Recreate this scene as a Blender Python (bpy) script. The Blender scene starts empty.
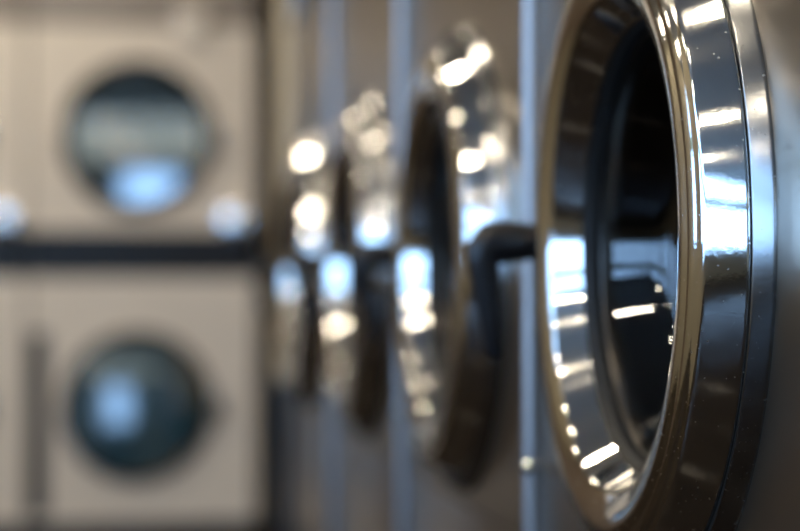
import bpy, bmesh, math, random
from mathutils import Vector
random.seed(4)
PI = math.pi
S = bpy.context.scene
C = S.collection

# ------------------------------------------------------------------ materials
def mat(name, col, rough=.5, metal=0., bump=0., bscale=40., stretch=(1, 1, 1), var=0., rvar=0., coat=0., spec=.5):
    m = bpy.data.materials.new(name); m.use_nodes = True
    nt = m.node_tree; b = nt.nodes['Principled BSDF']
    b.inputs['Base Color'].default_value = (*col, 1)
    b.inputs['Roughness'].default_value = rough
    b.inputs['Metallic'].default_value = metal
    b.inputs['Specular IOR Level'].default_value = spec
    b.inputs['Coat Weight'].default_value = coat
    tc = nt.nodes.new('ShaderNodeTexCoord'); mp = nt.nodes.new('ShaderNodeMapping')
    mp.inputs['Scale'].default_value = stretch
    nt.links.new(tc.outputs['Object'], mp.inputs['Vector'])
    no = nt.nodes.new('ShaderNodeTexNoise'); no.inputs['Scale'].default_value = bscale
    no.inputs['Detail'].default_value = 4
    nt.links.new(mp.outputs['Vector'], no.inputs['Vector'])
    if var:
        r = nt.nodes.new('ShaderNodeValToRGB')
        r.color_ramp.elements[0].position = .3; r.color_ramp.elements[1].position = .7
        r.color_ramp.elements[0].color = (*[c * (1 - var) for c in col], 1)
        r.color_ramp.elements[1].color = (*[min(1, c * (1 + var)) for c in col], 1)
        nt.links.new(no.outputs['Fac'], r.inputs['Fac']); nt.links.new(r.outputs['Color'], b.inputs['Base Color'])
    if rvar:
        mr = nt.nodes.new('ShaderNodeMapRange')
        mr.inputs['From Min'].default_value = .3; mr.inputs['From Max'].default_value = .7
        mr.inputs['To Min'].default_value = max(.01, rough - rvar); mr.inputs['To Max'].default_value = rough + rvar
        nt.links.new(no.outputs['Fac'], mr.inputs['Value']); nt.links.new(mr.outputs['Result'], b.inputs['Roughness'])
    if bump:
        bp = nt.nodes.new('ShaderNodeBump'); bp.inputs['Strength'].default_value = bump
        bp.inputs['Distance'].default_value = .002
        nt.links.new(no.outputs['Fac'], bp.inputs['Height']); nt.links.new(bp.outputs['Normal'], b.inputs['Normal'])
    return m

def emis(name, col, s):
    m = bpy.data.materials.new(name); m.use_nodes = True
    nt = m.node_tree; nt.nodes.clear()
    e = nt.nodes.new('ShaderNodeEmission'); e.inputs['Color'].default_value = (*col, 1); e.inputs['Strength'].default_value = s
    o = nt.nodes.new('ShaderNodeOutputMaterial'); nt.links.new(e.outputs[0], o.inputs[0]); return m

def pane_mat(name, tint=(1, 1, 1), gl=.08):
    m = bpy.data.materials.new(name); m.use_nodes = True
    nt = m.node_tree; nt.nodes.clear()
    t = nt.nodes.new('ShaderNodeBsdfTransparent'); t.inputs['Color'].default_value = (*tint, 1)
    g = nt.nodes.new('ShaderNodeBsdfGlossy'); g.inputs['Roughness'].default_value = .04
    lw = nt.nodes.new('ShaderNodeLayerWeight'); lw.inputs['Blend'].default_value = .5
    pw = nt.nodes.new('ShaderNodeMath'); pw.operation = 'POWER'; pw.inputs[1].default_value = 5; nt.links.new(lw.outputs['Facing'], pw.inputs[0])
    f = nt.nodes.new('ShaderNodeMath'); f.operation = 'MULTIPLY_ADD'; f.inputs[1].default_value = .9; f.inputs[2].default_value = gl; nt.links.new(pw.outputs[0], f.inputs[0])
    mx = nt.nodes.new('ShaderNodeMixShader'); o = nt.nodes.new('ShaderNodeOutputMaterial')
    nt.links.new(f.outputs[0], mx.inputs[0]); nt.links.new(t.outputs[0], mx.inputs[1]); nt.links.new(g.outputs[0], mx.inputs[2])
    nt.links.new(mx.outputs[0], o.inputs[0]); return m

def chrome_mat(name, col, rough, aniso=0.):
    """polished steel with fine scratches and dust specks"""
    m = mat(name, col, rough, 1., 0.02, 260., (1, 1, 1))
    nt = m.node_tree; b = nt.nodes['Principled BSDF']
    tc = nt.nodes['Texture Coordinate']
    v = nt.nodes.new('ShaderNodeTexNoise'); v.inputs['Scale'].default_value = 420; v.inputs['Detail'].default_value = 2
    nt.links.new(tc.outputs['Object'], v.inputs['Vector'])
    r = nt.nodes.new('ShaderNodeValToRGB')
    r.color_ramp.elements[0].position = .70; r.color_ramp.elements[1].position = .78
    r.color_ramp.elements[0].color = (rough,) * 3 + (1,); r.color_ramp.elements[1].color = (.5, .5, .5, 1)
    nt.links.new(v.outputs['Fac'], r.inputs['Fac']); nt.links.new(r.outputs['Color'], b.inputs['Roughness'])
    tg = nt.nodes.new('ShaderNodeTangent'); tg.direction_type = 'RADIAL'; tg.axis = 'X'
    nt.links.new(tg.outputs[0], b.inputs['Tangent'])
    b.inputs['Anisotropic'].default_value = aniso; b.inputs['Anisotropic Rotation'].default_value = .25
    return m

M = dict(
    chrome=chrome_mat('polished_steel', (.80, .79, .77), .06),
    turned=chrome_mat('turned_steel', (.80, .79, .77), .10, .95),
    satin=chrome_mat('satin_steel', (.36, .36, .36), .24, .8),
    lipsteel=chrome_mat('lip_steel', (.70, .66, .58), .12),
    panel=mat('brushed_steel_panel', (.34, .295, .24), .30, 1.),
    lower=mat('brushed_steel_lower', (.42, .385, .36), .28, 1.),
    post=mat('steel_post', (.33, .30, .29), .34, 1.),
    side=mat('painted_cabinet', (.16, .15, .14), .5),
    black=mat('black_rubber', (.006, .006, .006), .5, spec=.25),
    plastic=mat('black_plastic', (.008, .008, .010), .35, spec=.4),
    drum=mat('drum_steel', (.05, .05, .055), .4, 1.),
    glass=pane_mat('door_glass', (.55, .58, .62)),
    dglass=mat('dryer_glass', (.008, .022, .032), .04, 0., spec=1.),
    pane=pane_mat('window_pane'),
    band_pane=pane_mat('reflected_band_pane', (.62, .50, .38)),
    enamel=mat('almond_enamel', (.86, .79, .72), .30, 0., var=.03, bscale=6.),
    enamel2=mat('almond_enamel_lower', (.86, .80, .74), .30, 0., var=.03, bscale=6.),
    dark=mat('blue_black', (.006, .012, .024), .3),
    tealglass=mat('dryer_glass_teal', (.010, .045, .070), .06, 0., spec=1.),
    coin=mat('coin_box_chrome', (.85, .85, .86), .07, 1.),
    bronze=mat('dryer_door_trim', (.075, .06, .042), .3, 1.),
    ctrl=mat('control_grey', (.38, .34, .32), .4),
    wall=mat('painted_wall', (.34, .30, .22), .7, var=.03, bscale=8.),
    tan=mat('tan_wall', (.80, .66, .46), .6, var=.03, bscale=8.),
    brown=mat('brown_wall', (.17, .125, .09), .6, var=.05, bscale=8.),
    ceil=mat('ceiling_paint', (.45, .47, .50), .8, var=.02, bscale=12.),
    frame=mat('window_frame', (.08, .08, .09), .4),
    green_band_bar=mat('green_band_paint', (.30, .45, .25), .5),
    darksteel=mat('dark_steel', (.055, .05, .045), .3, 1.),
    white=mat('white_paint', (.8, .8, .8), .4),
    lamp=emis('lamp_glow', (1.0, .87, .66), 150.),
    ground=mat('outside_ground', (.30, .30, .30), .8, var=.1, bscale=3.),
    hedge=mat('hedge_leaves', (.05, .12, .03), .7, bump=.5, var=.4, bscale=14.),
)
M['dglass'].node_tree.nodes['Principled BSDF'].inputs['IOR'].default_value = 2.1
M['tealglass'].node_tree.nodes['Principled BSDF'].inputs['IOR'].default_value = 1.75
def floor_mat():
    m = mat('vinyl_tile_floor', (.10, .11, .13), .12, 0., spec=.02)
    nt = m.node_tree; b = nt.nodes['Principled BSDF']; tc = nt.nodes['Texture Coordinate']
    ch = nt.nodes.new('ShaderNodeTexBrick'); ch.offset = 0
    ch.inputs['Scale'].default_value = 1; ch.inputs['Brick Width'].default_value = .3; ch.inputs['Row Height'].default_value = .3
    ch.inputs['Mortar Size'].default_value = .003
    ch.inputs['Color1'].default_value = (.018, .013, .009, 1); ch.inputs['Color2'].default_value = (.015, .011, .008, 1)
    ch.inputs['Mortar'].default_value = (.004, .004, .004, 1)
    nt.links.new(tc.outputs['Object'], ch.inputs['Vector']); nt.links.new(ch.outputs['Color'], b.inputs['Base Color'])
    return m
M['floor'] = floor_mat()

# ------------------------------------------------------------------ builders
def obj(name, bm, m, parent=None, sharp=35):
    me = bpy.data.meshes.new(name); bmesh.ops.recalc_face_normals(bm, faces=bm.faces[:])
    bm.to_mesh(me); bm.free()
    me.materials.append(m)
    for p in me.polygons: p.use_smooth = True
    me.set_sharp_from_angle(angle=math.radians(sharp))
    o = bpy.data.objects.new(name, me); C.objects.link(o)
    if parent: o.parent = parent
    return o
def struct(name, bm, m, parent=None):
    o = obj(name, bm, m, parent)
    if not parent: o['kind'] = 'structure'
    return o
def thing(name, label, cat, loc, rz=0, group=None):
    o = bpy.data.objects.new(name, None); C.objects.link(o); o.empty_display_size = .1
    o.location = loc; o.rotation_euler = (0, 0, rz); o['label'] = label; o['category'] = cat
    if group: o['group'] = group
    return o
def dup(root, loc, label, group=None):
    def rec(o, par):
        c = o.copy(); C.objects.link(c)
        if par: c.parent = par
        for ch in list(o.children): rec(ch, c)
        return c
    r = rec(root, None); r.location = loc; r['label'] = label
    if group: r['group'] = group
    return r
def box(bm, a, b, bev=0.):
    t = bmesh.new(); bmesh.ops.create_cube(t, size=1)
    for v in t.verts:
        v.co = Vector([a[i] if v.co[i] < 0 else b[i] for i in range(3)])
    if bev: bmesh.ops.bevel(t, geom=t.edges[:], offset=bev, segments=3, profile=.5, affect='EDGES')
    me = bpy.data.meshes.new('t'); t.to_mesh(me); t.free(); bm.from_mesh(me); bpy.data.meshes.remove(me)
    return bm
def bx(a, b, bev=0.): return box(bmesh.new(), a, b, bev)
def lathe(prof, axis='x', n=192, close=False, cz=(0, 0, 0), bm=None):
    """prof: (r, h) with h measured along the outward axis: 'x' = towards -X, 'y' = towards -Y, 'z' = up"""
    bm = bm or bmesh.new(); rings = []
    for r, h in prof:
        ring = []
        for i in range(n if r > 1e-6 else 1):
            a = 2 * PI * i / n; c, s = r * math.cos(a), r * math.sin(a)
            p = {'x': (-h, c, s), 'y': (c, -h, s), 'z': (c, s, h)}[axis]
            ring.append(bm.verts.new((p[0] + cz[0], p[1] + cz[1], p[2] + cz[2])))
        rings.append(ring)
    pr = list(zip(rings, rings[1:])) + ([(rings[-1], rings[0])] if close else [])
    for A, B in pr:
        for i in range(n):
            j = (i + 1) % n
            if len(A) == 1 and len(B) == 1: break
            if len(A) == 1: bm.faces.new((A[0], B[i], B[j]))
            elif len(B) == 1: bm.faces.new((A[i], A[j], B[0]))
            else: bm.faces.new((A[i], A[j], B[j], B[i]))
    return bm
def turn(bm, a, loc):
    for v in bm.verts:
        x, y, z = v.co; v.co = (x * math.cos(a) - y * math.sin(a) + loc[0], x * math.sin(a) + y * math.cos(a) + loc[1], z + loc[2])
    return bm
def arc(p0, p1, p2, n=6):
    out = []
    for i in range(n + 1):
        t = i / n; a = (1 - t) ** 2; b = 2 * t * (1 - t); c = t * t
        out.append((a * p0[0] + b * p1[0] + c * p2[0], a * p0[1] + b * p1[1] + c * p2[1]))
    return out
def plate(axis, a0, a1, z0, z1, cz, r, t, n=96, out0=0.):
    """rectangular plate with a round hole; axis 'x': spans Y (a0..a1), faces -X at x=-out0; axis 'y': spans X, faces -Y"""
    bm = bmesh.new()
    def P(u, w, d): return (d, u, w) if axis == 'x' else (u, d, w)
    cu, cw = cz
    ci, sq = [], []
    for i in range(n):
        a = 2 * PI * i / n; c, s = math.cos(a), math.sin(a)
        ci.append((cu + r * c, cw + r * s))
        k = min(((a1 - cu) / c if c > 1e-9 else (a0 - cu) / c if c < -1e-9 else 1e9), ((z1 - cw) / s if s > 1e-9 else (z0 - cw) / s if s < -1e-9 else 1e9))
        sq.append((cu + k * c, cw + k * s))
    for cxy in ((a0, z0), (a0, z1), (a1, z0), (a1, z1)):      # snap nearest sample to each corner
        i = min(range(n), key=lambda q: (sq[q][0] - cxy[0]) ** 2 + (sq[q][1] - cxy[1]) ** 2); sq[i] = cxy
    L = [[bm.verts.new(P(u, w, d)) for u, w in pts] for pts, d in ((ci, -out0), (sq, -out0), (sq, t), (ci, t))]
    for A, B in zip(L, L[1:] + L[:1]):
        for i in range(n):
            j = (i + 1) % n; bm.faces.new((A[i], A[j], B[j], B[i]))
    return bm
def tube(pts, rad, n=20, bm=None, cap=True):
    """rounded tube through pts, radius per point, hemispherical ends"""
    bm = bm or bmesh.new(); P = [Vector(p) for p in pts]; R = list(rad)
    if cap:
        d0 = (P[0] - P[1]).normalized(); d1 = (P[-1] - P[-2]).normalized()
        h0 = [(P[0] + d0 * R[0] * math.sin(t), R[0] * math.cos(t)) for t in (PI / 2 * .98, PI / 3, PI / 6)]
        h1 = [(P[-1] + d1 * R[-1] * math.sin(t), R[-1] * math.cos(t)) for t in (PI / 6, PI / 3, PI / 2 * .98)]
        P = [p for p, _ in h0] + P + [p for p, _ in h1]; R = [r for _, r in h0] + R + [r for _, r in h1]
    rings = []; up = Vector((0, 1, 0))
    for i, p in enumerate(P):
        d = (P[min(i + 1, len(P) - 1)] - P[max(i - 1, 0)]).normalized()
        u = up.cross(d).normalized(); w = d.cross(u)
        rings.append([bm.verts.new(p + u * R[i] * math.cos(2 * PI * k / n) + w * R[i] * math.sin(2 * PI * k / n)) for k in range(n)])
    for A, B in zip(rings, rings[1:]):
        for i in range(n): bm.faces.new((A[i], A[(i + 1) % n], B[(i + 1) % n], B[i]))
    bm.faces.new(rings[0]); bm.faces.new(rings[-1][::-1])
    return bm

# ------------------------------------------------------------------ camera frame: eye at (0,0,EZ), washers' fascia at x = D
EZ = .93
D, Y1, SP, ZC = .3786, 1.3237, .74, .93 + .0277
YF = 7.0                      # dryer fronts

# ------------------------------------------------------------------ the washers
G_W = 'front-loading washers in the row'
def make_washer():
    W = .736
    t = thing('washing_machine', 'nearest washer, its big polished round door sharp and cut by the right edge', 'washing machine', (D, Y1, 0), 0, G_W)
    hw = W / 2
    cab = bmesh.new()
    box(cab, (.02, -hw, .10), (.86, -hw + .004, 1.72)); box(cab, (.02, hw - .004, .10), (.86, hw, 1.72))
    box(cab, (.02, -hw, 1.716), (.86, hw, 1.72)); box(cab, (.856, -hw, .10), (.86, hw, 1.72)); box(cab, (.02, -hw, .10), (.86, hw, .104))
    obj('cabinet', cab, M['side'], t)
    obj('plinth', bx((.03, -hw, 0), (.84, hw, .10)), M['black'], t)
    obj('front_panel', plate('x', -hw, hw, .702, 1.36, (0, ZC), .2225, .016, 128, out0=-.004), M['panel'], t)
    obj('lower_panel', bx((.003, -hw, .10), (.018, hw, .699), .002), M['lower'], t)
    cp = obj('control_panel', bx((.004, -hw, 1.363), (.018, hw, 1.72), .002), M['panel'], t)
    obj('display_inset', bx((-.001, -.20, 1.44), (.005, .12, 1.60), .002), M['plastic'], cp)
    obj('coin_slot', bx((-.010, .18, 1.43), (.005, .30, 1.61), .005), M['satin'], cp)
    # steel post along the far edge, standing proud of the fascia, its near corner rounded
    pm = bmesh.new(); pr = [(.020, .3665), (-.0085, .3665)] + arc((-.0085, .3665), (-.0125, .3665), (-.0125, .3625), 3)[1:] + arc((-.0125, .3600), (-.0115, .3535), (-.0040, .3515), 8) + [(.020, .3515)]
    lo = [pm.verts.new((x, y, .10)) for x, y in pr]; hi = [pm.verts.new((x, y, 1.72)) for x, y in pr]
    for i in range(len(pr)): pm.faces.new((lo[i], lo[(i + 1) % len(pr)], hi[(i + 1) % len(pr)], hi[i]))
    pm.faces.new(lo); pm.faces.new(hi[::-1])
    po = obj('edge_post', pm, M['post'], t)
    for z in (.772, 1.45):
        obj('bolt', lathe([(0, .006), (.004, .0055), (.0065, .003), (.007, -.004)], 'y', 24, cz=(-.006, .3535, z)), M['chrome'], po)
    c = (0, 0, ZC)
    obj('trim_ring', lathe([(.2400, -.005), (.2403, .0070)] + arc((.2405, .0083), (.2412, .0084), (.2418, .0075), 3) + [(.2470, -.0010)] + arc((.2475, -.0018), (.2482, -.0028), (.2482, -.006), 4), cz=c), M['satin'], t)
    obj('gasket', lathe([(.2402, -.004), (.2402, .0055), (.2380, .0066), (.2335, .0062), (.2310, -.002)], cz=c), M['black'], t)
    ring = [(.2300, -.002), (.2318, .0050), (.2320, .0070), (.2312, .0086), (.2198, .0290)]
    ring += arc((.2196, .0293), (.2186, .0312), (.2160, .0318), 5)
    ring += arc((.2130, .0322), (.2090, .0350), (.2040, .0352), 6) + arc((.2025, .0353), (.2010, .0358), (.1990, .0364), 4)
    ring += arc((.1960, .0372), (.1900, .0374), (.1840, .0356), 8) + arc((.1790, .0340), (.1720, .0320), (.1705, .0295), 6)
    ring += [(.1697, .0280), (.1582, .0092)] + arc((.1578, .0084), (.1570, .0076), (.1560, .0076), 3)
    door = obj('door_ring', lathe(ring, cz=c, n=256), M['turned'], t, sharp=50)
    obj('seal', lathe([(.1575, .0090), (.1560, .0060), (.1520, .0030), (.1505, -.003), (.1500, -.010), (.1600, -.016), (.2220, -.006)], cz=c), M['black'], door)
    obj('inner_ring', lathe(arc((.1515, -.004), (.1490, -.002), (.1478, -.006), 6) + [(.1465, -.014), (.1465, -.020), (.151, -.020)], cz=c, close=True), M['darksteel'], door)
    bowl = arc((.1470, -.012), (.1400, -.026), (.1310, -.043), 8) + arc((.1290, -.046), (.1240, -.055), (.1120, -.058), 6) + arc((.10, -.060), (.05, -.068), (0, -.068), 6)[0:]
    obj('door_glass', lathe(bowl, cz=c), M['glass'], door)
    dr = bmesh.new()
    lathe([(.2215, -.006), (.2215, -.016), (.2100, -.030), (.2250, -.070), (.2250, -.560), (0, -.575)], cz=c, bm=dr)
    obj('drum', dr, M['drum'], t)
    # latch handle on the far side of the door
    hy, hz = .256, .007
    hd = obj('door_handle', tube([(-.030, hy, ZC + hz), (-.050, hy, ZC + hz), (-.062, hy, ZC + hz - .001), (-.0675, hy, ZC + hz - .006), (-.0670, hy, ZC + hz - .020), (-.0625, hy, ZC + hz - .055), (-.0575, hy, ZC + hz - .088)],
                                  [.0155, .0180, .0176, .0155, .0134, .0104, .0083]), M['plastic'], t)
    obj('pivot', lathe([(.0, .033), (.0085, .033), (.0095, .031), (.0095, .012), (.014, .011), (.016, .009), (.016, -.001)], 'x', 32, cz=(0, hy, ZC + hz)), M['chrome'], hd)
    obj('latch_plate', bx((-.003, hy - .018, ZC - .035), (.001, hy + .030, ZC + .05), .001), M['satin'], hd)
    return t
w = make_washer()
wl = ['second washer in the row, its blurred round door just behind the black lever handle',
      'third washer in the row, between the second washer and the last one',
      'farthest washer, small blurred door at the end of the row beside the tan pillar']
for k, l in enumerate(wl): last = dup(w, (D, Y1 + SP * (k + 1), 0), l)
for ch in list(last.children):                 # no post at the free end of the row
    if ch.name.startswith('edge_post'):
        for g in list(ch.children): bpy.data.objects.remove(g)
        bpy.data.objects.remove(ch)

# ------------------------------------------------------------------ stacked dryers on the end wall
G_D = 'stacked tumble dryers on the end wall'
TW = .80; TX = .16           # tower pitch, centre of the fully visible tower
def make_tower():
    t = thing('stacked_dryer', 'almond two-tier stacked dryer standing fully in view beside the tan pillar', 'tumble dryer', (TX, YF, 0), 0, G_D)
    hw = TW / 2 - .006
    obj('cabinet', bx((-hw, .02, .09), (hw, .75, 2.04)), M['side'], t)
    obj('kick_plate', bx((-hw, .03, 0), (hw, .75, .09)), M['dark'], t)
    for z0, z1, cz_, nm in ((1.120, 1.845, 1.452, 'enamel'), (.095, .955, .503, 'enamel2')):
        fp = obj('front_panel', plate('y', -hw, hw, z0, z1, (-.02, cz_), .240, .018, 96), M[nm], t)
        d = obj('dryer_door', lathe([(.266, -.002), (.266, .012)] + arc((.266, .020), (.262, .026), (.256, .026), 5) + [(.248, .024), (.240, .016), (.234, .008), (.231, -.01)], 'y', 96, cz=(-.02, 0, cz_)), M['bronze'], t)
        g = obj('window_glass', lathe([(.2335, .004), (.2335, .010)] + ([(.228, .012), (0, .0125)] if cz_ > 1 else [(.228 * q, .010 + .0042 * (1 - q * q)) for q in (1, .9, .8, .7, .6, .5, .4, .3, .2, .1, 0)]), 'y', 96), M['dglass' if cz_ > 1 else 'tealglass'], d, sharp=8)
        g.location = (-.02, 0, cz_); g.rotation_euler = (0, 0, -.048) if cz_ > 1 else (-.073, 0, -.0235)
        obj('handle', bx((.252, -.045, cz_ - .05), (.276, -.012, cz_ + .05), .006), M['chrome'], d)
        obj('hinge', bx((-.312, -.020, cz_ - .06), (-.285, .001, cz_ + .06), .004), M['enamel'], d)
    # shallow recess between the tiers, its shade painted near-black, control fascia above each tier
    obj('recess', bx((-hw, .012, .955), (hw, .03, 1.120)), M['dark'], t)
    obj('control_panel', bx((-hw, .004, 1.868), (hw, .03, 2.04), .004), M['ctrl'], t)
    for x, z in ((.325, 1.155), (.17, 1.845)):
        up = z > 1.5
        cb = obj('coin_box', turn(bx((-.05, -.035, -.05), (.05, .03, .05), .006), -.20, (x, 0, z)), M['enamel' if up else 'coin'], t)
        obj('coin_slide', turn(bx((-.016, -.050, -.006), (.016, -.034, .006), .003), -.20, (x, 0, z)), M['chrome'], cb)
    # dark strip on the front, painted in for the shaded gap between towers
    obj('gap_shade_strip', bx((-hw + .0, -.002, .12), (-hw + .064, .004, .76)), M['dark'], t)
    return t
tw = make_tower()
dup(tw, (TX - TW, YF, 0), 'almond stacked dryer cut off by the left edge, only its right side showing')

# ------------------------------------------------------------------ the room
XL, XR, YB, YE, H = -3.2, 1.40, -4.4, 7.85, 2.75
struct('floor', bx((XL - .1, YB - .1, -.1), (XR + .1, YE + .1, 0)), M['floor'])
struct('ceiling', bx((XL - .1, YB - .1, H), (XR + .1, YE + .1, H + .1)), M['ceil'])
struct('wall_right', bx((XR, YB - .1, 0), (XR + .1, YE + .1, H)), M['wall'])
struct('wall_end', bx((XL - .1, YE, 0), (XR, YE + .1, H)), M['brown'])
struct('wall_pillar', bx((.645, YF - .10, 0), (XR, YE, H)), M['tan'])
struct('wall_return', bx((.371, Y1 + SP * 3.5 + .012, 0), (XR, Y1 + SP * 3.5 + .15, H)), M['tan'])
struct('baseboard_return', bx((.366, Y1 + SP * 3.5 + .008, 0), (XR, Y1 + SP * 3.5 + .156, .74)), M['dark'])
bm = bx((TX - TW * 1.5 - 2.2, YF + .02, 0), (TX - TW * 1.5 - .01, YE, H))
struct('wall_bulkhead', bm, M['brown'])
struct('trim_1', bx((TX - TW * 1.5 - .01, YF + .03, 2.05), (.66, YE, H)), M['wall'])
def wall_with_openings(name, axis, c0, c1, u0, u1, ops):
    bm = bmesh.new()
    def B(a, b, z0, z1):
        if b - a < 1e-4 or z1 - z0 < 1e-4: return
        if axis == 'y': box(bm, (a, c0, z0), (b, c1, z1))
        else: box(bm, (c0, a, z0), (c1, b, z1))
    x = u0
    for (a, b, z0, z1) in ops:
        B(x, a, 0, H); B(a, b, 0, z0); B(a, b, z1, H); x = b
    B(x, u1, 0, H)
    return struct(name, bm, M['wall'])
nwin = [0]
def window(axis, c0, c1, a, b, z0, z1, nm=2):
    nwin[0] += 1
    bm = bmesh.new(); f = .05; mid = (c0 + c1) / 2
    def B(u0, u1, w0, w1):
        if axis == 'y': box(bm, (u0, mid - .03, w0), (u1, mid + .03, w1))
        else: box(bm, (mid - .03, u0, w0), (mid + .03, u1, w1))
    B(a, b, z0, z0 + f); B(a, b, z1 - f, z1); B(a, a + f, z0, z1); B(b - f, b, z0, z1)
    for i in range(1, nm):
        u = a + (b - a) * i / nm; B(u - f / 2, u + f / 2, z0, z1)
    w_ = struct('window_%d' % nwin[0], bm, M['frame'])
    bm = bmesh.new(); B(a + f, b - f, 1.86, 2.08); obj('green_band_bar', bm, M['green_band_bar'], w_)  # green bar added to put a green band into the steel's reflections
    g = bx((a + .02, mid - .003, z0 + .02), (b - .02, mid + .003, z1 - .02)) if axis == 'y' else bx((mid - .003, a + .02, z0 + .02), (mid + .003, b - .02, z1 - .02))
    obj('pane', g, M['pane'], w_)
DOOR = (-.95, -.25)
opsB = [(-1.6, DOOR[0], 2.06, 2.52), (DOOR[0], DOOR[1], 0, 2.52), (DOOR[1], .3, 2.06, 2.52)]
opsL = [(-4.0, -1.65, .62, 2.66), (-1.5, .75, .62, 2.66), (1.15, 2.65, .95, 2.70)]
wall_with_openings('wall_back', 'y', YB - .1, YB, XL - .1, XR, opsB)
wall_with_openings('wall_left', 'x', XL - .1, XL, YB - .1, YE, opsL)
for o in opsL: window('x', XL - .1, XL, *o, nm=2)
struct('ground', bx((-30, -30, -.25), (30, 30, -.12)), M['ground'])

# glass entrance behind the camera
def door_glass():
    y0 = YB - .07; bm = bmesh.new(); a, b = DOOR
    for (p, q) in (((a, 0), (a + .07, 2.0)), ((b - .07, 0), (b, 2.0)), ((a, 1.93), (b, 2.0)), ((a, 0), (b, .22)), ((a, .2), (b, 1.06))):
        box(bm, (p[0], y0, p[1]), (q[0], y0 + .05, q[1]))
    d = struct('door_1', bm, M['frame'])
    obj('pane', bx((a + .05, y0 + .02, 1.0), (b - .05, y0 + .026, 1.95)), M['pane'], d)
    obj('door_handle', tube([(a + .12, y0 + .10, .85), (a + .12, y0 + .10, 1.25)], [.014, .014]), M['chrome'], d)
door_glass()
bm = bx((-1.6, YB - .08, 2.0), (.3, YB - .02, 2.08))  # strip window added above the entrance, gives the dryer glass its tan reflection
for a_, b_ in ((-1.6, -1.54), (.24, .3)): box(bm, (a_, YB - .08, 2.08), (b_, YB - .02, 2.52))
w3 = struct('window_3', bm, M['frame'])
obj('pane', bx((-1.58, YB - .053, 2.07), (.28, YB - .047, 2.51)), M['band_pane'], w3)
# ceiling lamps
def make_lamp():
    t = thing('ceiling_light', 'small round warm ceiling lamp, one of the lights mirrored in the steel', 'lamp', (0, 0, H), 0, 'round ceiling lamps')
    obj('housing', lathe([(.10, 0), (.10, -.045), (.094, -.05), (.084, -.045), (.084, -.02), (0, -.02)], 'z', 40), M['white'], t)
    obj('diffuser', lathe([(.08, -.035)] + [(.08 * math.cos(a), -.04 - .03 * math.sin(a)) for a in [PI / 2 * i / 6 for i in range(1, 6)]] + [(0, -.07)], 'z', 40), M['lamp'], t)
    return t
lamp = None
for x, ys in ((-.30, (.95, 2.95, 4.7, 6.1)), (-1.45, (-.5, 1.05, 2.6, 4.1, 5.6)), (-2.75, (-1.45, .1, 1.5, 3.2, 5.0))):  # last lamp of the left-hand row added to brighten the dryers
    for y in ys:
        if lamp is None: lamp = make_lamp(); lamp.location = (x, y, H)
        else: dup(lamp, (x, y, H), lamp['label'])

# ------------------------------------------------------------------ sky
wd = bpy.data.worlds.new('sky'); S.world = wd; wd.use_nodes = True
bg = wd.node_tree.nodes['Background']
bg.inputs['Color'].default_value = (.34, .60, 1.0, 1); bg.inputs['Strength'].default_value = 8.0
def portal(loc, rot, sx, sy):
    l = bpy.data.lights.new('portal', 'AREA'); l.shape = 'RECTANGLE'; l.size = sx; l.size_y = sy; l.cycles.is_portal = True
    o = bpy.data.objects.new('window_portal', l); o.location = loc; o.rotation_euler = rot; C.objects.link(o)
for a, b, z0, z1 in opsB: portal(((a + b) / 2, YB - .11, (z0 + z1) / 2), (PI / 2, 0, 0), b - a, z1 - z0)
for a, b, z0, z1 in opsL: portal((XL - .11, (a + b) / 2, (z0 + z1) / 2), (PI / 2, 0, -PI / 2), b - a, z1 - z0)

# ------------------------------------------------------------------ camera
cam = bpy.data.cameras.new('camera'); co = bpy.data.objects.new('camera', cam); C.objects.link(co)
cam.sensor_width = 36; cam.lens = 1972.2 * 36 / 800
co.location = (0, 0, EZ); co.rotation_euler = (PI / 2 + .0096, 0, -.1525)
cam.clip_start = .02
cam.dof.use_dof = True; cam.dof.focus_distance = 1.155
cam.dof.aperture_fstop = cam.lens / 27.0
S.camera = co
S.view_settings.view_transform = 'Standard'; S.view_settings.look = 'None'
S.view_settings.gamma = 1; S.view_settings.exposure = .12
S.cycles.use_denoising = True
S.cycles.max_bounces = 10; S.cycles.transparent_max_bounces = 16
